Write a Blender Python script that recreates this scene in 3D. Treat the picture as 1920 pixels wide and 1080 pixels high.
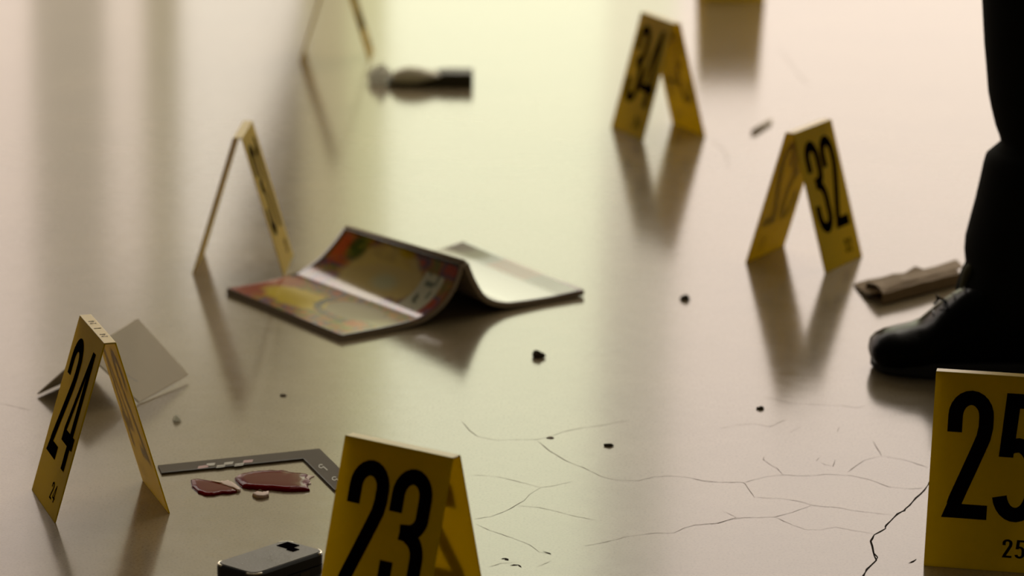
import bpy, bmesh, math, random
from mathutils import Vector, Matrix, noise
random.seed(7)
R = math.radians
S = bpy.context.scene
for o in list(bpy.data.objects): bpy.data.objects.remove(o)

# ------------------------------------------------------------ camera
D, FPX, PITCH, ROLL = 3.7445, 6548.6, R(13.5428), R(0.79737)
cp, sp = math.cos(PITCH), math.sin(PITCH)
CAM = Vector((0, -D*cp, D*sp))
FW = Vector((0, cp, -sp)); RT = Vector((1, 0, 0)); UP = Vector((0, sp, cp))
cr, sr = math.cos(ROLL), math.sin(ROLL)
RT, UP = cr*RT + sr*UP, -sr*RT + cr*UP
cd = bpy.data.cameras.new('camera'); cam = bpy.data.objects.new('camera', cd)
S.collection.objects.link(cam)
m = Matrix((RT, UP, -FW)).transposed().to_4x4(); m.translation = CAM
cam.matrix_world = m
cd.sensor_width = 36; cd.lens = FPX/1920*36; cd.clip_start = .05; cd.clip_end = 100
cd.dof.use_dof = True; cd.dof.focus_distance = 2.90; cd.dof.aperture_fstop = 6.3
S.camera = cam

# ------------------------------------------------------------ world, exposure, lamps
S.view_settings.view_transform = 'Standard'; S.view_settings.look = 'None'
S.view_settings.gamma = 1; S.view_settings.exposure = 0.0
S.view_settings.use_curve_mapping = False
w = bpy.data.worlds.new('world'); S.world = w; w.use_nodes = True
w.node_tree.nodes['Background'].inputs[0].default_value = (1, .86, .66, 1)
w.node_tree.nodes['Background'].inputs[1].default_value = .07

def area(name, loc, size, sizey, power, col, target):
    l = bpy.data.lights.new(name, 'AREA'); l.shape = 'RECTANGLE'; l.size = size; l.size_y = sizey
    l.energy = power; l.color = col
    o = bpy.data.objects.new(name, l); S.collection.objects.link(o); o.location = loc
    o.rotation_euler = (Vector(target)-Vector(loc)).to_track_quat('-Z', 'Y').to_euler()
    return o
area('ceiling_lamp_light', (1.7, 2.9, 3.35), 4.2, 5.6, 48, (1, .88, .70), (1.7, 2.9, 0))  # unseen broad light added overhead to fill floor and wall

# ------------------------------------------------------------ helpers
def at(x, y, z=0):
    d = FW + RT*((x-960)/FPX) - UP*((y-540)/FPX)
    return CAM + d*((z-CAM.z)/d.z)

def mat(name, col, rough=.5, spec=.5, metal=0, trans=0, ior=1.5, bump=0, bscale=200, var=0, vscale=40, coat=0):
    m = bpy.data.materials.new(name); m.use_nodes = True
    nt = m.node_tree; b = nt.nodes['Principled BSDF']
    b.inputs['Base Color'].default_value = (*col, 1)
    b.inputs['Roughness'].default_value = rough; b.inputs['Metallic'].default_value = metal
    b.inputs['Specular IOR Level'].default_value = spec; b.inputs['IOR'].default_value = ior
    b.inputs['Coat Weight'].default_value = coat; b.inputs['Coat Roughness'].default_value = .06
    tc = nt.nodes.new('ShaderNodeTexCoord')
    if var:
        n = nt.nodes.new('ShaderNodeTexNoise'); n.inputs['Scale'].default_value = vscale; n.inputs['Detail'].default_value = 5
        nt.links.new(tc.outputs['Object'], n.inputs['Vector'])
        mx = nt.nodes.new('ShaderNodeMix'); mx.data_type = 'RGBA'
        mx.inputs[6].default_value = (*[c*(1-var) for c in col], 1); mx.inputs[7].default_value = (*[min(1, c*(1+var)) for c in col], 1)
        nt.links.new(n.outputs['Fac'], mx.inputs[0]); nt.links.new(mx.outputs[2], b.inputs['Base Color'])
    if bump:
        n = nt.nodes.new('ShaderNodeTexNoise'); n.inputs['Scale'].default_value = bscale; n.inputs['Detail'].default_value = 4
        nt.links.new(tc.outputs['Object'], n.inputs['Vector'])
        bp = nt.nodes.new('ShaderNodeBump'); bp.inputs['Strength'].default_value = bump; bp.inputs['Distance'].default_value = .002
        nt.links.new(n.outputs['Fac'], bp.inputs['Height']); nt.links.new(bp.outputs[0], b.inputs['Normal'])
    if trans:
        out = nt.nodes['Material Output']; t = nt.nodes.new('ShaderNodeBsdfTranslucent')
        t.inputs[0].default_value = (*[min(1, c*1.3) for c in col], 1)
        ms = nt.nodes.new('ShaderNodeMixShader'); ms.inputs[0].default_value = trans
        nt.links.new(b.outputs[0], ms.inputs[1]); nt.links.new(t.outputs[0], ms.inputs[2]); nt.links.new(ms.outputs[0], out.inputs[0])
    return m

def emis(name, col, s):
    m = bpy.data.materials.new(name); m.use_nodes = True; b = m.node_tree.nodes['Principled BSDF']
    b.inputs['Base Color'].default_value = (.8, .8, .78, 1); b.inputs['Roughness'].default_value = .5
    b.inputs['Emission Color'].default_value = (*col, 1); b.inputs['Emission Strength'].default_value = s
    return m

def attr_mat(name, rough, coat=0, spec=.5):
    m = mat(name, (1, 1, 1), rough, spec=spec, coat=coat); nt = m.node_tree
    a = nt.nodes.new('ShaderNodeVertexColor'); a.layer_name = 'print'
    nt.links.new(a.outputs[0], nt.nodes['Principled BSDF'].inputs['Base Color'])
    return m

def obj(name, bm, material, parent=None, smooth=False, recalc=True, bevel=0):
    if recalc: bmesh.ops.recalc_face_normals(bm, faces=bm.faces)
    me = bpy.data.meshes.new(name); bm.to_mesh(me); bm.free()
    if smooth:
        for p in me.polygons: p.use_smooth = True
    me.materials.append(material)
    o = bpy.data.objects.new(name, me); S.collection.objects.link(o)
    if parent: o.parent = parent
    if bevel:
        b = o.modifiers.new('bevel', 'BEVEL'); b.width = bevel; b.segments = 2; b.limit_method = 'ANGLE'
    return o

def tag(o, label=None, cat=None, group=None, kind=None):
    if label: o['label'] = label
    if cat: o['category'] = cat
    if group: o['group'] = group
    if kind: o['kind'] = kind
    return o

def empty(name, loc, rz=0, label=None, cat=None, group=None):
    o = bpy.data.objects.new(name, None); S.collection.objects.link(o)
    o.location = loc; o.rotation_euler.z = rz; o.empty_display_size = .02
    return tag(o, label, cat, group)

def add_box(bm, a, b):
    v = [bm.verts.new((x, y, z)) for x in (a[0], b[0]) for y in (a[1], b[1]) for z in (a[2], b[2])]
    for f in ((0,1,3,2),(4,6,7,5),(0,4,5,1),(2,3,7,6),(0,2,6,4),(1,5,7,3)): bm.faces.new([v[i] for i in f])

def add_prism(bm, base, top):
    """closed solid between two matching rings"""
    a = [bm.verts.new(p) for p in base]; b = [bm.verts.new(p) for p in top]; n = len(a)
    bm.faces.new(a[::-1]); bm.faces.new(b)
    for i in range(n): bm.faces.new((a[i], a[(i+1) % n], b[(i+1) % n], b[i]))

def loft(bm, rings, cap=True):
    rs = [[bm.verts.new(p) for p in r] for r in rings]; n = len(rs[0])
    for a, b in zip(rs, rs[1:]):
        for i in range(n): bm.faces.new((a[i], a[(i+1) % n], b[(i+1) % n], b[i]))
    if cap: bm.faces.new(rs[0][::-1]); bm.faces.new(rs[-1])

def tube(bm, pts, r, n=8):
    rings = []
    for i, p in enumerate(pts):
        p = Vector(p); t = (Vector(pts[min(i+1, len(pts)-1)]) - Vector(pts[max(i-1, 0)])).normalized()
        a = t.cross(Vector((0, .1, 1))).normalized(); b = t.cross(a)
        rings.append([p + a*r*math.cos(k*2*math.pi/n) + b*r*math.sin(k*2*math.pi/n) for k in range(n)])
    loft(bm, rings)

# ------------------------------------------------------------ materials
def floor_mat():
    m = bpy.data.materials.new('sealed_concrete'); m.use_nodes = True; nt = m.node_tree; b = nt.nodes['Principled BSDF']
    N = nt.nodes.new; L = nt.links.new
    tc = N('ShaderNodeTexCoord')
    n1 = N('ShaderNodeTexNoise'); n1.inputs['Scale'].default_value = 7; n1.inputs['Detail'].default_value = 6; n1.inputs['Roughness'].default_value = .6
    n2 = N('ShaderNodeTexNoise'); n2.inputs['Scale'].default_value = 420; n2.inputs['Detail'].default_value = 3
    n3 = N('ShaderNodeTexNoise'); n3.inputs['Scale'].default_value = 60; n3.inputs['Detail'].default_value = 4
    for n in (n1, n2, n3): L(tc.outputs['Object'], n.inputs['Vector'])
    r1 = N('ShaderNodeValToRGB'); r1.color_ramp.elements[0].position = .3; r1.color_ramp.elements[1].position = .72
    r1.color_ramp.elements[0].color = (.235, .182, .100, 1); r1.color_ramp.elements[1].color = (.325, .255, .150, 1)
    L(n1.outputs['Fac'], r1.inputs[0])
    r2 = N('ShaderNodeValToRGB'); r2.color_ramp.elements[0].position = .30; r2.color_ramp.elements[1].position = .50
    r2.color_ramp.elements[0].color = (.72, .70, .66, 1); r2.color_ramp.elements[1].color = (1, 1, 1, 1)
    L(n2.outputs['Fac'], r2.inputs[0])
    mx = N('ShaderNodeMix'); mx.data_type = 'RGBA'; mx.blend_type = 'MULTIPLY'; mx.inputs[0].default_value = 1
    L(r1.outputs[0], mx.inputs[6]); L(r2.outputs[0], mx.inputs[7]); L(mx.outputs[2], b.inputs['Base Color'])
    mr = N('ShaderNodeMapRange'); mr.inputs['To Min'].default_value = .10; mr.inputs['To Max'].default_value = .17
    L(n3.outputs['Fac'], mr.inputs['Value']); L(mr.outputs[0], b.inputs['Roughness'])
    bp = N('ShaderNodeBump'); bp.inputs['Strength'].default_value = .06; bp.inputs['Distance'].default_value = .0008
    L(n3.outputs['Fac'], bp.inputs['Height']); L(bp.outputs[0], b.inputs['Normal'])
    b.inputs['IOR'].default_value = 2.05
    return m
M = dict(
    floor=floor_mat(),
    crack=mat('crack_dirt', (.215, .145, .08), .8, spec=.1),
    deep=mat('deep_crack', (.035, .022, .012), .9, spec=.05),
    wall=mat('painted_wall', (.80, .71, .61), .6, var=.06, vscale=6),
    frame=mat('window_metal', (.30, .28, .25), .4),
    curtain=mat('curtain_cloth', (.42, .37, .32), .8),
    yellow=mat('yellow_plastic', (.71, .55, .001), .42, spec=.14, trans=.45, var=.03, vscale=60),
    ridge=mat('yellow_ridge_plastic', (.78, .56, .10), .30, spec=.6),  # paler base adds painted sheen to the upward ridge
    ink=mat('black_ink', (.004, .002, .003), .9, spec=0),
    tick=mat('brown_ink', (.25, .17, .06), .5),
    white=mat('white_card', (.72, .62, .42), .55, spec=.2, bump=.05, var=.04),
    page=mat('page_edge', (.42, .33, .22), .8, bump=.5, bscale=900, var=.25, vscale=500),
    band=mat('white_band', (.80, .77, .74), .25),
    scale=mat('grey_scale_plastic', (.115, .090, .050), .6, spec=.08, var=.08, vscale=90),
    scale_edge=mat('scale_edge', (.03, .025, .01), .6),
    cream=mat('cream_print', (.50, .46, .34), .5),
    pink=mat('pink_print', (.46, .20, .16), .5),
    black=mat('black_plastic', (.006, .006, .005), .28, spec=.4),
    phone_top=mat('worn_phone_lid', (.12, .097, .056), .42, spec=.3, bump=.1, bscale=500, var=.2, vscale=300),
    silver=mat('silver_trim', (.75, .68, .52), .25, metal=.7),
    cloth=mat('dark_trouser_cloth', (.006, .0055, .003), .85, spec=.05, bump=.2, bscale=700),
    leather=mat('black_leather', (.0008, .0008, .0006), .22, spec=.06, bump=.06, bscale=250),
    rubber=mat('black_rubber', (.006, .006, .006), .7),
    brown=mat('brown_paper', (.30, .195, .085), .75, bump=.4, bscale=60, var=.12, vscale=50),
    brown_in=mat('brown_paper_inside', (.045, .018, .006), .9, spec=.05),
    dirt=mat('dark_debris', (.06, .045, .015), .8),
    tan=mat('tan_debris', (.30, .24, .15), .7),
    palebit=mat('pale_debris', (.88, .85, .70), .5, trans=.6),
    blood=mat('dark_red_gloss', (.17, .001, .0003), .09, spec=.05, bump=.06, bscale=70),
    blood_rim=mat('dried_pale_rim', (.62, .42, .30), .5),
    olive=mat('dark_olive_leather', (.045, .035, .004), .5),
    steel=mat('pale_metal', (.85, .76, .52), .3, trans=.25),
    print=attr_mat('glossy_cover_print', .08, coat=0),
)

# ------------------------------------------------------------ setting
bm = bmesh.new(); add_box(bm, (-7, -6, -.05), (7, 7, 0))
floor = tag(obj('floor', bm, M['floor']), kind='structure')

YW = 7.0
def panel(name, x0, x1, z0, z1, m, y0=YW, y1=YW+.12, parent=None, kind='structure'):
    bm = bmesh.new(); add_box(bm, (x0, y0, z0), (x1, y1, z1)); o = obj(name, bm, m, parent)
    return tag(o, kind=kind) if kind and not parent else o
# window panes in the back wall, some added as fill: (x0, x1, z0, z1, colour, radiance)
WIN = [(-6.9, -1.50, .30, 2.85, (1, .82, .70), 1.45),
       (-1.27, -1.15, .30, 1.80, (1, .84, .70), 1.35),
       (-1.04, -.66, .30, 1.80, (1, .90, .76), 1.5),
       (-.52, -.40, .30, 3.10, (.96, .95, .50), 1.0),  # yellow strip added to tint the edge of the floor streak
       (-.40, .28, .30, 3.10, (.99, 1, .70), 1.88),
       (.28, .50, .30, 1.20, (1, .96, .68), 1.55),
       (.28, .50, 1.20, 3.10, (1, .90, .72), .95),
       (.50, 6.8, .30, 3.10, (1, .845, .735), 1.76),
       (-6.9, -.60, 3.30, 4.45, (1, .90, .80), 3.3),
       (-.45, 6.8, 3.50, 6.2, (1, .92, .80), 4.8),  # unseen upper tier, added to light the markers from behind
       (-1.50, -1.27, .30, 2.85, (1, .85, .66), .60),  # from here down: dim glowing panels added to brighten the pillar reflections
       (-1.15, -1.04, .30, 3.20, (1, .86, .56), .48),
       (-1.27, -1.15, 1.80, 3.20, (1, .86, .56), .50),
       (-1.04, -.66, 1.80, 3.20, (1, .86, .50), .46),
       (-.66, -.52, .30, 3.20, (1, .88, .48), .58)]
bm = bmesh.new()
for x0, x1, z0, z1 in ((-7, -6.9, 0, 6.4), (6.8, 7, 0, 6.4), (-6.9, 6.8, 0, .3), (-6.9, -1.27, 2.85, 3.3), (-1.27, -.52, 3.2, 3.3),
                       (-.60, -.45, 3.3, 6.2), (-.52, 6.8, 3.1, 3.5), (-6.9, -.60, 4.45, 6.2), (-6.9, 6.8, 6.2, 6.4)):
    add_box(bm, (x0, YW, z0), (x1, YW+.15, z1))
tag(obj('wall_back', bm, M['wall']), kind='structure')
for i, (x0, x1, z0, z1, c, s) in enumerate(WIN):
    panel('window_%d' % (i+1), x0, x1, z0, z1, emis('daylight_glass_%d' % (i+1), c, s), YW+.06, YW+.10)
# unseen drape added to slant the floor reflection of the third window
bm = bmesh.new()
n = 14; top = []; bot = []
for k in range(n+1):
    t = k/n; x = -.93 + t*.28; yy = YW-.04 + .012*math.sin(k*2.1)
    zb = 1.72 - t*.9
    top.append((x, yy, 1.85)); bot.append((x, yy, zb))
tv = [bm.verts.new(p) for p in top]; bv = [bm.verts.new(p) for p in bot]
for k in range(n): bm.faces.new((tv[k], tv[k+1], bv[k+1], bv[k]))
dr = obj('curtain', bm, M['curtain'], recalc=False)
so = dr.modifiers.new('solid', 'SOLIDIFY'); so.thickness = .006
tag(dr, kind='structure'); dr.name = 'trim_1'

# cracks in the concrete (dirt-filled, part of the floor)
def strip(bm, pts, wd, jit=0, z=.00025):
    P = []
    for a, b in zip(pts, pts[1:]):
        a = Vector(a); b = Vector(b); n = max(2, int((b-a).length/9))
        for k in range(n): P.append(a.lerp(b, k/n) + Vector((random.uniform(-1, 1), random.uniform(-1, 1)))*jit)
    P.append(Vector(pts[-1])); W = [at(p.x, p.y) for p in P]; L = []
    for i, p in enumerate(W):
        t = (W[min(i+1, len(W)-1)] - W[max(i-1, 0)]).normalized(); nn = Vector((-t.y, t.x, 0))
        h = wd*random.uniform(.35, 1.25)*(.3 if i in (0, len(W)-1) else 1)/2
        L.append((bm.verts.new((p.x+nn.x*h, p.y+nn.y*h, z)), bm.verts.new((p.x-nn.x*h, p.y-nn.y*h, z))))
    for a, b in zip(L, L[1:]): bm.faces.new((a[0], a[1], b[1], b[0]))
def z4(l): return [(1300+x/3, 720+y/3) for x, y in l]
def z3(l): return [(860+x/3, 720+y/3) for x, y in l]
hair = [z4([(1130,740),(900,712),(800,695),(740,690),(660,680),(590,660),(500,645),(380,640),(345,638),(290,560),(270,553),(150,552),(60,545),(0,535)]),
 z4([(290,555),(340,540),(400,525),(500,512),(640,518),(760,508),(880,515),(1000,540),(1100,580),(1200,590),(1300,585)]),
 z4([(505,512),(470,475),(420,445),(392,425),(400,410)]),
 z4([(0,795),(130,785),(240,752),(350,752),(460,748),(560,720),(660,685),(720,690)]),
 z4([(460,750),(560,795),(630,820),(720,820),(800,805),(900,825),(1020,845)]),
 z4([(1060,405),(1040,370),(1010,320)]), z4([(1060,405),(1200,430),(1320,470)]), z4([(1060,405),(960,430),(870,495)]),
 z4([(240,748),(160,715)]), z4([(400,70),(560,110),(700,118),(830,122),(920,135),(970,120)]),
 z4([(150,250),(260,228),(350,225),(430,240),(520,200)]),
 z3([(15,205),(60,260),(110,297),(210,318),(330,312),(440,312),(500,300),(620,260),(830,228),(960,205)]),
 z3([(440,318),(510,375),(600,430),(700,470),(745,492),(800,520),(870,540),(1010,545),(1100,522),(1190,518),(1280,525),(1400,550),(1590,555)]),
 z3([(60,512),(150,515),(260,530),(370,558),(460,582),(540,572),(640,548)]),
 z3([(460,582),(400,620),(370,655),(320,685),(265,715),(180,745),(85,760)]),
 z3([(330,685),(450,695),(560,720),(640,742),(770,765)]), z3([(100,790),(180,825),(300,865),(400,905),(450,945),(520,960)]),
 z3([(700,912),(800,895),(900,872),(930,862),(1010,850),(1100,840),(1210,838),(1270,810),(1330,792),(1450,785),(1540,760),(1620,750)]),
 z3([(170,1028),(240,1010),(330,1005)]), z3([(440,1030),(520,995)]),
 [(1460,90),(1490,130),(1515,160)], [(1335,262),(1360,285),(1368,320)], [(1480,812),(1500,800)], [(1540,868),(1548,872),(1562,874),(1566,862)],
 [(1530,865),(1536,858)], [(1570,810),(1573,800)], [(0,756),(60,770)]]
bm = bmesh.new()
for l in hair: strip(bm, l, .00048, .5)
obj('hairline_crack', bm, M['crack'], floor, recalc=False)
bm = bmesh.new()
strip(bm, z4([(1340,540),(1320,575),(1255,640),(1195,700),(1175,720),(1130,745),(1085,795),(1080,815),(1020,850),(998,885),(1010,940),(1030,990),(975,1045),(955,1080),(930,1130)]), .0016, 1.0, .0003)
strip(bm, z4([(1010,945),(1035,975),(1030,990)]), .001, .5, .0003)
strip(bm, z4([(1210,1008),(1235,1000),(1255,985)]), .0016, .5, .0003)
strip(bm, z3([(240,985),(262,982),(278,992)]), .0030, .3, .0003); strip(bm, z3([(290,1020),(335,1018),(352,1031)]), .0026, .3, .0003)
strip(bm, z3([(475,942),(500,950),(520,958)]), .0012, .3, .0003)
obj('open_crack', bm, M['deep'], floor, recalc=False)

# ------------------------------------------------------------ digits
def arc(cx, cy, rx, ry, a0, a1, n=12):
    return [(cx+rx*math.cos(R(a0+(a1-a0)*k/n)), cy+ry*math.sin(R(a0+(a1-a0)*k/n))) for k in range(n+1)]
def poly_stroke(pts, s):
    """outline of a constant-width stroke -> list of quads"""
    L = []
    q = [pts[0]]
    for p in pts[1:]:
        if (Vector(p)-Vector(q[-1])).length > .012: q.append(p)
    pts = q
    for i, p in enumerate(pts):
        a = Vector(pts[max(i-1, 0)]); b = Vector(pts[min(i+1, len(pts)-1)]); t = (b-a).normalized()
        n = Vector((-t.y, t.x)); p = Vector(p)
        k = 1
        if 0 < i < len(pts)-1:
            d = (Vector(pts[i])-a).normalized().dot(t); k = 1/max(.5, d)
        L.append((p+n*s/2*k, p-n*s/2*k))
    return [(a[0], a[1], b[1], b[0]) for a, b in zip(L, L[1:])]
ST = .112
def glyph(ch):
    s = ST
    if ch == '2':
        return poly_stroke([(.062, .67), (.062, .80)] + arc(.18, .80, .118, .145, 180, 0) + [(.298, .72), (.285, .64), (.25, .54), (.10, .14), (.09, .10)], s) + \
               [[(.0, 0), (.345, 0), (.345, .112), (.04, .112)]]
    if ch == '3':
        return poly_stroke([(.062, .67), (.062, .80)] + arc(.18, .80, .118, .145, 180, 0) + [(.298, .68)] + arc(.178, .66, .12, .12, -5, -75, 8) + [(.125, .535)], s) + \
               poly_stroke([(.125, .535), (.19, .53)] + arc(.178, .36, .125, .16, 75, 0, 8) + [(.303, .20)] + arc(.18, .20, .123, .145, 0, -180) + [(.057, .31)], s)
    if ch == '4':
        return [[(.21, 0), (.325, 0), (.325, 1), (.235, 1)], [(.0, .19), (.39, .19), (.39, .295), (.0, .295)],
                [(.0, .295), (.075, .26), (.275, .93), (.235, 1.0)], [(.21, .1), (.235, 1), (.325, 1), (.325, .2)]]
    if ch == '5':
        return [[(.07, .885), (.335, .885), (.335, 1), (.07, 1)], [(.035, .50), (.145, .50), (.178, .93), (.07, 1)]] + \
               poly_stroke([(.085, .55), (.13, .59)] + arc(.178, .40, .125, .20, 85, 0, 8) + [(.303, .22)] + arc(.18, .22, .123, .165, 0, -170), s)
    if ch == '1':
        return [[(.16, 0), (.275, 0), (.275, 1), (.16, 1)], [(.05, .80), (.05, .88), (.275, 1), (.17, .86)]]
    if ch == '6':
        return poly_stroke([(.30, .72), (.30, .80)] + arc(.18, .80, .118, .145, 0, 180) + [(.062, .20)] + arc(.18, .20, .118, .145, 180, 360) + [(.298, .40)] + arc(.18, .40, .118, .13, 0, 180), s)
    return []
def text_bm(txt, height, wscale, adv, frame, off, lift):
    """frame = (origin, right, up, normal) ; off = (x, y) of the baseline start on the face"""
    O, r, u, n = frame; bm = bmesh.new(); x = off[0]
    for ch in txt:
        for q in glyph(ch):
            base = [O + r*(x+p[0]*height*wscale) + u*(off[1]+p[1]*height) for p in q]
            vs = [bm.verts.new(b + n*lift) for b in base]
            f = bm.faces.new(vs); f.normal_update()
            if f.normal.dot(n) < 0: f.normal_flip()
        x += adv
    return bm

# ------------------------------------------------------------ evidence markers
MW, ML, MS, MT, TH = .10, .15786, .04897, .00501, .0013
def marker(pos, ang, ds, num, label, ridge_text=False):
    s = MS*(1+ds); h = math.sqrt(ML*ML-(s-MT)**2)
    root = empty('evidence_marker', (pos[0], pos[1], 0), ang, label, 'evidence marker', 'numbered yellow evidence markers')
    hw = MW/2
    for sg in (1, -1):
        topc = Vector((0, sg*MT, h)); foot = Vector((0, sg*s, 0)); up = (topc-foot).normalized()
        rt = Vector((-sg, 0, 0)); nrm = rt.cross(up)   # outward
        if nrm.y*sg < 0: nrm = -nrm
        bm = bmesh.new()
        ring_o = [foot-rt*hw, foot+rt*hw, topc+rt*hw, topc-rt*hw]
        ring_i = [p - nrm*TH for p in ring_o]
        ring_i[0].z = ring_i[1].z = 0
        add_prism(bm, ring_i, ring_o)
        obj('panel', bm, M['yellow'], root, bevel=.0003)
        fr = (foot-rt*hw, rt, up, nrm)
        H = .1035
        if not num: continue
        obj('number', text_bm(num, H, 1.02, .0395, fr, (.0115, .0405), .00025), M['ink'], root, recalc=False)
        obj('small_number', text_bm(num, .0148, 1.55, .0100, fr, (.0620, .0115), .00025), M['ink'], root, recalc=False)
    bm = bmesh.new()
    add_box(bm, (-hw, -MT, h-TH), (hw, MT, h+.0002))
    obj('ridge', bm, M['ridge'], root, bevel=.0004)
    if ridge_text:
        for sx in (-.030, .016):
            fr = (Vector((sx, -.0025, h)), Vector((1, 0, 0)), Vector((0, 1, 0)), Vector((0, 0, 1)))
            obj('ridge_print', text_bm(num, .0052, 2.0, .0062, fr, (0, 0), .0004), M['tick'], root, recalc=False)
        bm = bmesh.new(); v = [bm.verts.new(p) for p in ((-.0006, -.003, h+.0004), (.0006, -.003, h+.0004), (.0006, .003, h+.0004), (-.0006, .003, h+.0004))]
        bm.faces.new(v); obj('ridge_print', bm, M['ink'], root, recalc=False)
    return root
marker((-.3478, -.7957), 1.8969, .005, '24', 'yellow tent marker numbered 24 in front of the folded white card', True)
marker((.3254, .1556), 1.0634, -.005, '32', 'yellow tent marker numbered 32 beside the brown paper packet')
marker((.1898, .8923), 1.9721, -.071, '34', 'blurred yellow tent marker numbered 34 at the upper middle of the floor')
marker((-.2952, .0923), 1.5365, .024, '31', 'pale yellow marker seen edge-on as a narrow inverted V behind the magazine')
marker((.3953, -.9028), 2.9421, .0035, '25', 'yellow marker numbered 25 in front of the black shoe')
marker((-.0802, -1.1357), 2.5378, -.017, '23', 'yellow tent marker numbered 23 between the black phone and the camera')
marker((-.2631, 1.4444), 1.5511, .052, '33', 'edge-on marker cut by the top of the picture, beside the dark leather case')
marker((.3535, 2.078), math.pi+.095, 0, '', 'farthest marker, only its bottom edge showing above marker 34')

# ------------------------------------------------------------ magazine
FL, BL = at(640, 640), at(425, 550); FR, BR = at(1095, 556), at(872, 470)
def interp(tab, d):
    for (a, za), (b, zb) in zip(tab, tab[1:]):
        if d <= b: return za + (zb-za)*(d-a)/(b-a)
    return tab[-1][1]
def smooth_tab(tab, n=48):
    # Catmull-Rom through the table, returned as n+1 points (d, z)
    out = []
    m_ = len(tab)-1
    for k in range(n+1):
        t = k/n*m_; i = min(int(t), m_-1); f = t-i
        p = [Vector(tab[max(i-1, 0)]), Vector(tab[i]), Vector(tab[i+1]), Vector(tab[min(i+2, m_)])]
        q = .5*((2*p[1]) + (p[2]-p[0])*f + (2*p[0]-5*p[1]+4*p[2]-p[3])*f*f + (-p[0]+3*p[1]-3*p[2]+p[3])*f**3)
        out.append((q.x, max(q.y, 0)))
    return out
# distance from the spine (fraction of half chord) against height, front end and back end
LF = smooth_tab([(1, 0), (.8, 0), (.6, .0004), (.42, .002), (.295, .006), (.165, .0165), (.07, .032), (.022, .047), (0, .0565)])
LB = smooth_tab([(1, 0), (.8, 0), (.62, .0005), (.48, .002), (.35, .007), (.22, .016), (.11, .029), (.035, .040), (0, .0460)])
RF = smooth_tab([(0, .0565), (.03, .046), (.07, .034), (.13, .020), (.20, .011), (.30, .005), (.42, .002), (.7, .0006), (1, .0015)])
RB = smooth_tab([(0, .0460), (.04, .037), (.09, .027), (.16, .016), (.25, .008), (.36, .003), (.5, .001), (.75, .001), (1, .0060)])
SF = FL.lerp(FR, .49); SB = BL.lerp(BR, .49)
mag = empty('magazine', SF.lerp(SB, .5), 0, 'open magazine lying face down with colourful glossy cover and raised spine', 'magazine')
OFF = mag.location
NU = 60; PT = .0052
def sheet(side, lift, thick=None, u0=0, u1=1, v0=0, v1=1, z0=0):
    """grid of points on the page curve. u front->back, v index along the profile"""
    tf, tb = (LF, LB) if side == 'L' else (RF, RB)
    endF, endB = (FL, BL) if side == 'L' else (FR, BR)
    nv = len(tf)-1; rows = []
    for i in range(NU+1):
        u = u0 + (u1-u0)*i/NU; S0 = SF.lerp(SB, u); E = endF.lerp(endB, u); row = []; pts = []
        for j in range(int(nv*v0), int(math.ceil(nv*v1))+1):
            d = tf[j][0]*(1-u)+tb[j][0]*u; z = tf[j][1]*(1-u)+tb[j][1]*u
            pts.append(S0.lerp(E, d) + Vector((0, 0, z)))
        for j, p in enumerate(pts):
            t = (pts[min(j+1, len(pts)-1)] - pts[max(j-1, 0)]).normalized(); ax = (SB-SF).normalized()
            n = ax.cross(t); n = n if n.z > 0 else -n
            row.append(p + n*lift + Vector((0, 0, z0)) - OFF)
        rows.append(row)
    return rows
def grid_solid(bm, lo, hi):
    A = [[bm.verts.new(p) for p in r] for r in lo]; B = [[bm.verts.new(p) for p in r] for r in hi]
    n, m_ = len(A), len(A[0])
    for i in range(n-1):
        for j in range(m_-1):
            bm.faces.new((A[i][j], A[i+1][j], A[i+1][j+1], A[i][j+1])); bm.faces.new((B[i][j], B[i][j+1], B[i+1][j+1], B[i+1][j]))
    for i in range(n-1):
        bm.faces.new((A[i][0], B[i][0], B[i+1][0], A[i+1][0])); bm.faces.new((A[i][-1], A[i+1][-1], B[i+1][-1], B[i][-1]))
    for j in range(m_-1):
        bm.faces.new((A[0][j], A[0][j+1], B[0][j+1], B[0][j])); bm.faces.new((A[-1][j], B[-1][j], B[-1][j+1], A[-1][j+1]))
def mixc(a, b, t): t = max(0, min(1, t)); return tuple(x+(y-x)*t for x, y in zip(a, b))
def sm(e0, e1, x): t = max(0, min(1, (x-e0)/(e1-e0))); return t*t*(3-2*t)
def ell(u, v, cu, cv, ru, rv): return math.hypot((u-cu)/ru, (v-cv)/rv)
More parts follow.
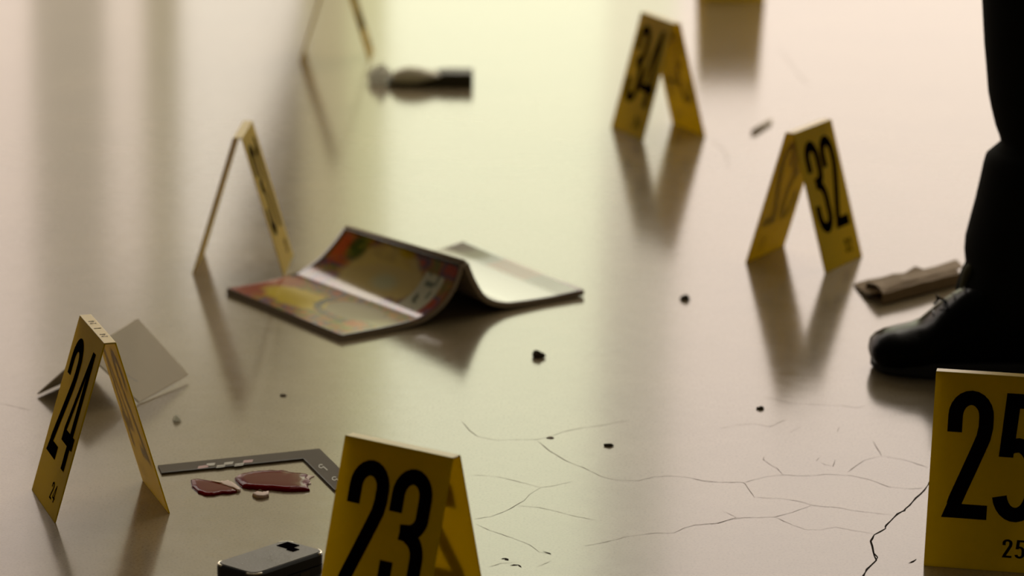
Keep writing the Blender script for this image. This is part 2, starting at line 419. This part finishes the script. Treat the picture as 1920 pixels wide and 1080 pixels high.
def cover_left(u, v):     # u 0 front .. 1 back ; v 0 fore edge .. 1 spine
    nz = noise.noise(Vector((u*8, v*11, 3)))*1.4; n2 = noise.noise(Vector((u*16, v*16, 9)))
    pal = [(.30, .03, .006), (.42, .17, .01), (.10, .16, .02), (.34, .12, .01), (.03, .06, .12), (.38, .05, .015)]
    k = (nz*.5+.5)*6+n2*1.3; i = int(k) % 6; c = mixc(pal[i], pal[(i+1) % 6], k-int(k))
    if v > .5:
        c = mixc(c, (.10, .02, .006), .35)
        e = ell(u, v, .50, .77, .30, .23); c = mixc((.40, .30, .10), c, sm(.85, 1.12, e+n2*.10))
        if e < 1: c = mixc(c, (.34, .32, .17), sm(.7, .2, ell(u, v, .45, .74, .2, .14)))
        c = mixc(c, (.36, .015, .005), sm(.16, .06, math.hypot(u-.93, (v-.88)*1.1)))
        c = mixc(c, (.06, .08, .01), sm(.10, .04, math.hypot(u-.80, (v-.90)*.8)))
        c = mixc(c, (.30, .20, .01), sm(.09, .03, math.hypot((u-.42), (v-.97)*2)))
        if .07 < u < .22 and .60 < v < .90:
            c = (.40, .38, .26) if not (.11 < u < .19 and n2 > .05) else (.11, .12, .08)
        c = mixc(c, (.10, .012, .03), sm(.06, .02, math.hypot(u-.30, v-.60)))
        if u > .965 or v > .985: c = (.03, .018, .006)
    else:
        c = mixc(c, (.30, .045, .01), sm(.72, .9, u))
        e = ell(u, v, .66, .25, .26, .15); c = mixc((.50, .36, .01), c, sm(.8, 1.1, e+n2*.15))
        e = ell(u, v, .30, .36, .20, .15); c = mixc((.24, .21, .14), c, sm(.85, 1.05, e))
        if 1.05 < e < 1.3 and v < .42: c = (.04, .05, .07)
        c = mixc(c, (.42, .06, .02), sm(.08, .04, math.hypot(u-.13, v-.22)))
        if .02 < u < .12 and .28 < v < .46: c = (.30, .24, .15)
        if u < .02 or v < .012: c = (.06, .04, .02)
    return c
def cover_right(u, v):    # v 0 spine .. 1 fore edge
    c = (.84, .84, .80)  # white base stands in for glare of the reflected panes
    n2 = noise.noise(Vector((u*9, v*9, 5)))
    e = sm(.79, .815, v)
    band = (.16, .14, .16) if u > .62 else (.34, .09, .08) if u > .30 else (.16, .10, .11)
    band = mixc(band, (.30, .28, .30), .2+.3*n2)
    c = mixc(c, band, e)
    
    return c
for side in 'LR':
    bm = bmesh.new(); grid_solid(bm, sheet(side, 0), sheet(side, PT)); obj('pages', bm, M['page'], mag, smooth=False)
    lo, hi = sheet(side, PT), sheet(side, PT+.0006)
    bm = bmesh.new(); grid_solid(bm, lo, hi); bmesh.ops.recalc_face_normals(bm, faces=bm.faces)
    me = bpy.data.meshes.new('cover'); n, m_ = len(hi), len(hi[0])
    bm.verts.index_update(); cols = []
    # arc-length fraction along the profile
    cum = [0]
    for j in range(1, m_): cum.append(cum[-1] + (hi[NU//2][j]-hi[NU//2][j-1]).length)
    for r in (0, 1):
        for i in range(n):
            for j in range(m_):
                v = cum[j]/cum[-1]; cols.append(tuple(min(.85, c_*1.5) for c_ in cover_left(i/(n-1), v)) if side == 'L' else cover_right(i/(n-1), v))
    bm.to_mesh(me); bm.free()
    at_ = me.color_attributes.new('print', 'FLOAT_COLOR', 'POINT')
    for k, c in enumerate(cols): at_.data[k].color = (*c, 1)
    for p in me.polygons: p.use_smooth = True
    me.materials.append(M['print'])
    o = bpy.data.objects.new('cover', me); S.collection.objects.link(o); o.parent = mag
    o['label'] = 'cover half with red, olive and yellow print' if side == 'L' else 'white cover half with grey and pink edge'
# spine strip over the fold
bm = bmesh.new()
a = SF + Vector((0, 0, .0565+.0035)) - OFF; b = SB + Vector((0, 0, .0460+.0035)) - OFF
tube(bm, [a, a.lerp(b, .5), b], .0026, 10); obj('spine', bm, M['page'], mag, smooth=True)
# ------------------------------------------------------------ folded white card
F_, R_, L_ = at(260, 757), at(353, 712), at(70, 743)
RN = Vector((-.3991, -.4730, .0465)); dv = (R_-F_); RFar = RN + dv*1.03 + Vector((0, 0, .0095))
card = empty('folded_card', (RN.x, RN.y, 0), 0, 'folded white card standing like a tent behind marker 24', 'card')
O = Vector((RN.x, RN.y, 0))
def slab(bm, q, th):
    n = (q[1]-q[0]).cross(q[3]-q[0]).normalized(); add_prism(bm, [p-n*th/2 for p in q], [p+n*th/2 for p in q])
bm = bmesh.new(); slab(bm, [F_+Vector((0,0,.001))-O, R_+Vector((0, 0, .005))-O, RFar-O, RN-O], .0016); obj('front_leaf', bm, M['white'], card, bevel=.0003)
bm = bmesh.new(); slab(bm, [L_+Vector((0,0,.002))-O, RN-O, RFar-O, L_+dv+Vector((0,0,.002))-O], .0016); obj('rear_leaf', bm, M['white'], card, bevel=.0003)
# faint pressed ring on the front leaf
c0 = (F_+R_+RFar+RN)/4 - O; ex = (R_-F_).normalized(); ey = (RN-F_).normalized(); nn = ex.cross(ey).normalized(); nn = nn if nn.z > 0 else -nn
bm = bmesh.new(); ra = []; rb = []
c0 = c0 - ex*.008
for k in range(48):
    a_ = k*2*math.pi/48; d_ = ex*math.cos(a_)+ey.cross(ex).cross(ex).normalized()*math.sin(a_)
    ra.append(bm.verts.new(c0+d_*.0225+nn*.0012)); rb.append(bm.verts.new(c0+d_*.0232+nn*.0012))
for k in range(48): bm.faces.new((ra[k], ra[(k+1) % 48], rb[(k+1) % 48], rb[k]))
obj('pressed_ring', bm, mat('pressed_line', (.36, .345, .29), .5), card)

# ------------------------------------------------------------ L-shaped photo scale
A0 = at(599, 844); A1 = at(569, 863)
B0, B1 = at(150, 889), at(150, 905)       # left arm runs behind marker 24
B0 = at(296, 875.5); B1 = at(303, 890)
C0 = at(652, 896); C1 = at(640, 934)
arm = (C0-A0).normalized(); C0 = A0+arm*.115; C1 = A1+(at(626, 920)-A1).normalized()*.100
sc = empty('photo_scale', (A0.x, A0.y, 0), 0, 'flat grey L-shaped measuring scale around the red smear', 'measuring scale')
O = Vector((A0.x, A0.y, 0)); q = [B0, A0, C0, C1, A1, B1]
bm = bmesh.new(); add_prism(bm, [p-O for p in q], [p-O+Vector((0, 0, .0016)) for p in q]); obj('plate', bm, M['scale'], sc)
def quad_on(bm, pts, z, O):
    vs = [bm.verts.new(at(x, y, z)-O) for x, y in pts]; bm.faces.new(vs)
for nm, mt_, lst in (('pink_block', 'pink', [(372,874,392,871), (457,863,475,861.5)]), ('cream_block', 'cream', [(388,869,404,867.5), (407,872.5,423,870.5), (421,867,438,865), (441,869.5,458,867.5), ])):
    for x0, y0, x1, y1 in lst:
        bm = bmesh.new(); quad_on(bm, [(x0, y0), (x1, y1), (x1-2, y1+5), (x0-2, y0+5)], .0019, O); obj(nm, bm, M[mt_], sc)
bm = bmesh.new()
for cx, cy in ((602, 874), (627, 897)):
    for k in range(14):
        a0_, a1_ = k*2*math.pi/16, (k+1)*2*math.pi/16
        quad_on(bm, [(cx+5*math.cos(a0_), cy+4*math.sin(a0_)), (cx+5*math.cos(a1_), cy+4*math.sin(a1_)), (cx+3*math.cos(a1_), cy+2.2*math.sin(a1_)), (cx+3*math.cos(a0_), cy+2.2*math.sin(a0_))], .0019, O)
    quad_on(bm, [(cx+3, cy+1), (cx+5, cy), (cx+13, cy+7), (cx+11, cy+8)], .0019, O)
obj('scale_mark', bm, M['cream'], sc)
bm = bmesh.new()
def edge_line(a, b, wd, z):
    t = (b-a).normalized(); n = Vector((-t.y, t.x, 0))*wd
    vs = [bm.verts.new(p-O+Vector((0, 0, z))) for p in (a-n, b-n, b+n, a+n)]; bm.faces.new(vs)
edge_line(B1, A1, .0009, .0019); edge_line(A1, C1, .0005, .0019)
obj('inner_edge', bm, M['scale_edge'], sc)

# ------------------------------------------------------------ red smears
def blob(name, outline, h, mt_, parent, O, z0=0, jag=.6):
    n = len(outline); c = Vector((sum(p[0] for p in outline)/n, sum(p[1] for p in outline)/n))
    P = []
    for i in range(n):
        a = Vector(outline[i]); b = Vector(outline[(i+1) % n])
        for k in range(4): P.append(a.lerp(b, k/4) + Vector((random.uniform(-1, 1), random.uniform(-1, 1)))*jag)
    bm = bmesh.new(); rings = []
    for f, z in ((1, z0), (.985, z0+h*.55), (.93, z0+h*.9), (.75, z0+h), (.4, z0+h*1.02)):
        rings.append([at(*(c+(p-c)*f), 0)-O+Vector((0, 0, z)) for p in P])
    loft(bm, rings); return obj(name, bm, M[mt_], parent, smooth=True)
O = at(400, 916); O.z = 0
s1 = empty('red_smear', O, 0, 'small dark red glossy smear with yellow-white tail, left of the larger one', 'stain', 'glossy red smears inside the grey scale')
blob('wet_pool', [(357, 902), (366, 900), (385, 903), (410, 909), (430, 913), (442, 918), (446, 923), (434, 927), (415, 927), (402, 930), (385, 930), (372, 926), (360, 914)], .0022, 'blood', s1, O)
blob('pale_tail', [(392, 905), (412, 907), (428, 905), (441, 911), (452, 921), (446, 925), (434, 918), (414, 912)], .0028, 'blood_rim', s1, O, 0, .9)
O = at(510, 905); O.z = 0
s2 = empty('red_smear', O, 0, 'larger dark red glossy smear with ragged right end', 'stain', 'glossy red smears inside the grey scale')
blob('pale_rim', [(443, 893), (462, 887), (476, 884.5), (500, 883), (530, 883), (548, 887), (570, 892), (590, 894), (580, 899), (584, 908), (560, 912), (530, 915), (500, 919), (470, 918), (448, 910)], .0014, 'blood_rim', s2, O)
blob('wet_pool', [(439, 900), (446, 894), (470, 888.5), (500, 886), (530, 886), (548, 890), (578, 893.5), (574, 898), (582, 905), (576, 912), (581, 921), (545, 923), (510, 920), (480, 919), (455, 916), (446, 908)], .0032, 'blood', s2, O)
tag(blob('fragment', [(473, 930), (482, 926), (492, 928), (504, 926), (504, 932), (494, 936), (484, 936)], .003, 'blood_rim', None, Vector((0, 0, 0)), .0), 'small pinkish white fragment at the near edge of the red smear', 'fragment')

# ------------------------------------------------------------ phone
zt = .020
a, b, c, d = at(397, 1054, zt), at(540, 1009, zt), at(609, 1033, zt), at(478, 1078, zt)
pc = (a+b+c+d)/4; e1 = ((b-a)+(c-d)).normalized(); e1.z = 0; e2 = Vector((-e1.y, e1.x, 0))
hl = ((b-a).length+(c-d).length)/4; hwid = ((a-d).length+(b-c).length)/4
O = Vector((pc.x, pc.y, 0)); ph = empty('mobile_phone', O, math.atan2(e1.y, e1.x), 'black mobile phone with worn grey lid lying beside marker 23', 'phone')
def rrect(hx, hy, r, z, n=5):
    out = []
    for cx, cy, a0_ in ((hx-r, hy-r, 0), (-hx+r, hy-r, 90), (-hx+r, -hy+r, 180), (hx-r, -hy+r, 270)):
        for k in range(n+1):
            t = R(a0_+90*k/n); out.append(Vector((cx+r*math.cos(t), cy+r*math.sin(t), z)))
    return out
bm = bmesh.new(); loft(bm, [rrect(hl-.001, hwid-.001, .008, 0), rrect(hl, hwid, .009, .0025), rrect(hl, hwid, .009, .0095)]); obj('lower_shell', bm, M['black'], ph, smooth=False)
bm = bmesh.new(); loft(bm, [rrect(hl-.0006, hwid-.0006, .008, .0099), rrect(hl, hwid, .009, .0105), rrect(hl, hwid, .009, .0178), rrect(hl-.0016, hwid-.0016, .008, .0195)]); obj('upper_shell', bm, M['black'], ph, smooth=False)
bm = bmesh.new(); loft(bm, [rrect(hl-.0022, hwid-.0022, .007, .0194), rrect(hl-.0026, hwid-.0026, .007, .0200)]); obj('lid_plate', bm, M['phone_top'], ph)
bm = bmesh.new(); add_box(bm, (hl*.56, .002, .0199), (hl*.86, hwid*.66, .0204)); add_box(bm, (hl*.50, -hwid*.22, .0199), (hl*.68, .0022, .0204)); o = obj('outer_display', bm, M['ink'], ph)
for sx, sy in ((1, -1), (-1, 1), (-1, -1), (1, 1)):
    bm = bmesh.new(); pts = []
    for k in range(7):
        t = R(90*k/6); pts.append((sx*(hl-.0095+.0085*math.cos(t)), sy*(hwid-.0095+.0085*math.sin(t)), .0187))
    tube(bm, pts, .0010, 6); obj('corner_trim', bm, M['silver'], ph, smooth=True)
bm = bmesh.new()
for k in range(170):
    x = random.gauss(-hl*.12, hl*.22); y = random.gauss(-hwid*.25, hwid*.33)
    if abs(x) > hl*.9 or abs(y) > hwid*.85: continue
    r_ = random.uniform(.0002, .0006); a0_ = random.uniform(0, 6.28)
    v = [bm.verts.new((x+r_*math.cos(a0_+t*2.1)*random.uniform(.6, 1.4), y+r_*math.sin(a0_+t*2.1)*random.uniform(.6, 1.4), .02045)) for t in range(3)]
    bm.faces.new(v)
o = obj('chipped_paint', bm, M['palebit'], ph); o['kind'] = 'stuff'
bm = bmesh.new(); add_box(bm, (hl*.25, -hwid-.0004, .004), (hl*.50, -hwid+.001, .0085)); obj('side_port', bm, M['dirt'], ph)

# ------------------------------------------------------------ person: trouser legs and shoes
per = empty('person', (.53, -.30, 0), 0, 'person standing at the right edge in dark trousers and a black lace-up shoe', 'person')
PO = Vector((.53, -.30, 0))
prof = [(.050, .440, .090), (.069, .4385, .090), (.085, .443, .088), (.099, .4472, .086), (.112, .4455, .087), (.126, .446, .087), (.145, .450, .084), (.163, .454, .083),
        (.185, .458, .081), (.200, .4605, .080), (.208, .4625, .079), (.214, .469, .074), (.221, .4765, .070), (.228, .4745, .073), (.239, .470, .077),
        (.255, .4655, .081), (.27, .462, .085), (.295, .459, .089), (.318, .456, .092), (.36, .452, .096), (.42, .449, .099), (.50, .448, .100), (.60, .442, .104), (.72, .434, .112), (.84, .425, .120), (.93, .42, .126)]
def leg_bm(dx, dy):
    rings = []
    for z, lx, rx in prof:
        cx = lx+rx; r = []
        for k in range(40):
            t = 2*math.pi*k/40; ux, uy = math.cos(t), math.sin(t)
            wob = 1+.020*noise.noise(Vector((ux*2, uy*2, z*18)))*(0 if abs(ux+1) < .15 else 1)
            zz = z
            if z < .09: zz = z + (.012*(-ux) if z < .06 else .004*(-ux))
            r.append(Vector((cx+rx*ux*wob+dx, -.285+rx*1.02*uy*wob+dy, zz))-PO)
        rings.append(r)
    bm = bmesh.new(); loft(bm, rings); return bm
for dx, dy, nm in ((0, 0, 'trouser_leg'), (.27, .16, 'trouser_leg')):
    o = obj(nm, leg_bm(dx, dy), M['cloth'], per, smooth=True)
bm = bmesh.new(); rings = []
for z, rx, ry in ((.84, .17, .15), (.90, .235, .165), (.96, .235, .17), (1.02, .22, .16), (1.08, .20, .15), (1.20, .20, .15), (1.35, .22, .15), (1.43, .17, .11), (1.47, .06, .06), (1.52, .055, .06), (1.56, .075, .09), (1.63, .085, .10), (1.70, .075, .09), (1.745, .03, .04)):
    rings.append([Vector((.68+rx*math.cos(2*math.pi*k/32), -.205+ry*math.sin(2*math.pi*k/32), z))-PO for k in range(32)])
loft(bm, rings); obj('body', bm, M['cloth'], per, smooth=True)
bm = bmesh.new(); rings = []
for x, z, rr in ((.4465, .104, .0015), (.4445, .100, .0045), (.4425, .093, .0050), (.4405, .084, .0042), (.4385, .074, .0032), (.4375, .068, .0012)):
    rings.append([Vector((x+.004+rr*math.cos(2*math.pi*k/10), -.30+rr*2.2*math.sin(2*math.pi*k/10), z))-PO for k in range(10)])
loft(bm, rings); o = obj('trouser_cuff', bm, mat('grey_green_cuff', (.075, .07, .035), .8, spec=.1), per, smooth=True); o['label'] = 'grey-green fold of the cuff'  # lighter cloth colour paints the light on this fold
shoe_st = [(.352, .010, .016, .024), (.354, .022, .010, .030), (.359, .031, .006, .0345), (.368, .038, .004, .0385), (.380, .043, .003, .0415), (.395, .046, .003, .0450), (.404, .047, .003, .0490),
           (.411, .047, .003, .0560), (.418, .046, .003, .063), (.428, .045, .003, .071), (.440, .044, .003, .080), (.46, .041, .003, .090), (.49, .038, .003, .100), (.54, .037, .003, .105), (.59, .037, .003, .105), (.62, .034, .003, .10), (.64, .027, .004, .085), (.648, .014, .01, .06)]
def shoe(dx, dy):
    sh = []
    for x, hw_, zb, ztp in shoe_st:
        r = []
        for k in range(28):
            t = 2*math.pi*k/28; c_, s_ = math.cos(t), math.sin(t)
            cy_ = math.copysign(abs(c_)**.75, c_)*hw_; zz = (zb+ztp)/2 + math.copysign(abs(s_)**.8, s_)*(ztp-zb)/2
            if s_ > 0: cy_ *= 1-.25*s_*s_
            r.append(Vector((x+dx, -.315+cy_+dy, zz))-PO)
        sh.append(r)
    bm = bmesh.new(); loft(bm, sh); o = obj('shoe', bm, M['leather'], per, smooth=True)
    so = []; n_ = 36
    def rad(t):
        c_, s_ = math.cos(t), math.sin(t); xx = .5015+.148*c_
        hw_ = interp([(a_, b_) for a_, b_, _, _ in shoe_st], xx)+.0015
        return xx, hw_*math.copysign(abs(s_)**.35 if abs(s_) > 1e-6 else 0, s_)
    for z, f in ((0, .97), (.004, 1.0), (.013, 1.0), (.016, .985)):
        r = []
        for k in range(n_):
            xx, yy = rad(2*math.pi*k/n_); r.append(Vector((.5015+(xx-.5015)*f+dx, -.315+yy*f+dy, z))-PO)
        so.append(r)
    bm = bmesh.new(); loft(bm, so); obj('sole', bm, M['rubber'], o)
    for k in range(4):
        x = .413+.010*k; zt_ = interp([(a_, d_) for a_, _, _, d_ in shoe_st], x)+.0005
        bm = bmesh.new(); tube(bm, [Vector((x+dx, -.315+y+dy, zt_-abs(y)*18*abs(y)))-PO for y in (-.022, -.011, 0, .011, .022)], .0016, 6); obj('shoe_lace', bm, M['leather'], o, smooth=True)
    bm = bmesh.new(); tube(bm, [Vector(p)+Vector((dx, dy, 0))-PO for p in ((.425, -.315, .069), (.418, -.322, .073), (.4135, -.326, .0785), (.4165, -.322, .071), (.414, -.315, .066))], .0013, 6); obj('shoe_lace', bm, M['leather'], o, smooth=True)
shoe(0, 0); shoe(.27, .16)

# ------------------------------------------------------------ brown folded paper packet
bpk = empty('paper_packet', at(1653, 572), 0, 'crumpled brown paper packet with open dark end, behind the shoe', 'paper packet')
O = Vector(bpk.location)
p0, p1 = at(1655, 573), at(1800, 535); ax = (p1-p0); cross = (at(1622, 548)-p0); cross.z = 0
prof_ = [(0, .0015), (.03, .013), (.22, .0165), (.5, .0165), (.85, .0125), (1.0, .007), (1.0, .004), (.85, .0015), (.5, .001)]
rings = []
for k in range(11):
    t = k/10; base = p0+ax*t
    rings.append([base+cross*(u_+.015*noise.noise(Vector((t*6, u_*3, 1)))) + Vector((0, 0, z_*(1+.18*noise.noise(Vector((t*5, u_*4, 7)))))) - O for u_, z_ in prof_])
bm = bmesh.new(); loft(bm, rings, cap=False); o = obj('outer_sleeve', bm, M['brown'], bpk)
sd = o.modifiers.new('solid', 'SOLIDIFY'); sd.thickness = .0009; sd.offset = -1
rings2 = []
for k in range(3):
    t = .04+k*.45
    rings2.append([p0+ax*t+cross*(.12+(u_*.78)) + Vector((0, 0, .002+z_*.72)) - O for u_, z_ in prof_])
bm = bmesh.new(); loft(bm, rings2); obj('inner_fold', bm, M['brown_in'], bpk)  # dark solid painted as the shade inside the open end
bm = bmesh.new(); edge = [(1600, 532), (1627, 524), (1652, 520), (1675, 513), (1695, 512), (1716, 499), (1736, 506), (1760, 497), (1793, 486), (1806, 500), (1760, 513), (1700, 530), (1660, 545), (1625, 550)]
zz = [.002, .006, .010, .014, .014, .018, .016, .016, .016, .016, .016, .016, .014, .006]
ring = [at(x, y, z_)-O for (x, y), z_ in zip(edge, zz)]
add_prism(bm, [p-Vector((0, 0, .0012)) for p in ring], ring); obj('torn_flap', bm, M['brown'], bpk)

# ------------------------------------------------------------ dark case with pale scrap, far
O = at(800, 163); O.z = 0
cs = empty('leather_case', O, 0, 'blurred dark leather case with pale top, right of the cut-off marker', 'case')
q0, q1 = at(728, 163)-O, at(886, 165)-O; back = Vector((.0, .055, 0))
def zprof(t): return .010 + .011*sm(.25, .72, t)
rings = []
for k in range(13):
    t = k/12; b0_ = q0.lerp(q1, t); h_ = zprof(t)
    rings.append([b0_, b0_+Vector((0, -.001, h_*.5)), b0_+Vector((0, .001, h_*.92)), b0_+back*.2+Vector((0, 0, h_)), b0_+back+Vector((0, 0, h_*.9)), b0_+back])
bm = bmesh.new(); loft(bm, rings); obj('body', bm, M['olive'], cs, bevel=.001)
bm = bmesh.new(); rings = []
for k in range(9):
    t = .04+.58*k/8; b0_ = q0.lerp(q1, t); h_ = zprof(t); f = math.sin(math.pi*(k+.6)/9.2)**.6; tp = .029-.008*t/.6
    lo = h_*.85 - .002*f; tp = lo + (tp-lo)*f
    rings.append([b0_+Vector((0, -.003, lo)), b0_+Vector((0, -.003, lo*.5+tp*.5)), b0_+Vector((0, .004, tp)), b0_+back*.5+Vector((0, 0, tp)), b0_+back*.8+Vector((0, 0, lo))])
loft(bm, rings); obj('pale_clasp', bm, M['steel'], cs, smooth=True)  # pale bulge and colour stand in for sheen on the case
def lump(name, px, py, w_, h_, dp, mt_, label, cat, seed=0, rz=0, z0=0, group=None):
    c_ = at(px, py); bm = bmesh.new(); bmesh.ops.create_icosphere(bm, subdivisions=2, radius=1)
    for v in bm.verts:
        n_ = 1+.55*noise.noise(v.co*1.6+Vector((seed*3.1, seed, 0)))+.2*noise.noise(v.co*4+Vector((seed, 0, seed)))
        v.co = Vector((v.co.x*n_*w_/2, v.co.y*n_*dp/2, max(-.3, v.co.z*n_)*h_*.8+h_*.25))
    mz = min(v.co.z for v in bm.verts)
    for v in bm.verts: v.co.z -= mz
    o = obj(name, bm, M[mt_]); o.location = (c_.x, c_.y, z0); o.rotation_euler.z = rz
    return tag(o, label, cat, group)
lump('paper_scrap', 712, 154, .030, .026, .03, 'palebit', 'pale crumpled scrap at the left end of the dark case', 'scrap', 2)

# ------------------------------------------------------------ floor debris
lump('debris_chip', 1009, 670, .0125, .0062, .009, 'dirt', 'dark chip right of the magazine, the largest of the specks', 'debris', 3, group='dark specks on the floor')
lump('debris_chip', 1284, 562, .0110, .0050, .008, 'dirt', 'dark speck between the magazine and marker 32', 'debris', 5, group='dark specks on the floor')
lump('debris_chip', 1141, 836, .0085, .0022, .006, 'dirt', 'flat dark speck right of marker 23', 'debris', 6, group='dark specks on the floor')
lump('debris_chip', 1426, 767, .0075, .0025, .005, 'dirt', 'small dark speck left of the black shoe', 'debris', 8, group='dark specks on the floor')
lump('debris_chip', 531, 742, .0065, .0020, .005, 'tan', 'tiny brown speck below the magazine', 'debris', 9, group='dark specks on the floor')
lump('pale_crumb', 331, 789, .0080, .0048, .006, 'palebit', 'tiny whitish crumb beside marker 24 and the folded card', 'debris', 4)
lump('brown_flake', 1032, 821, .0070, .0010, .006, 'tan', 'thin brown flake on a hairline crack beyond marker 23', 'debris', 10)
a, b = at(1412, 247, .0025), at(1444, 227, .0025)
bm = bmesh.new(); tube(bm, [a-a, (b-a)*.4+Vector((0, 0, .0006)), (b-a)*.7, b-a], .0030, 10)
o = tag(obj('cigarette_butt', bm, mat('pale_tan_paper', (.62, .52, .36), .7), smooth=True), 'small blurred tan stub on the floor between markers 34 and 32', 'stub'); o.location = a
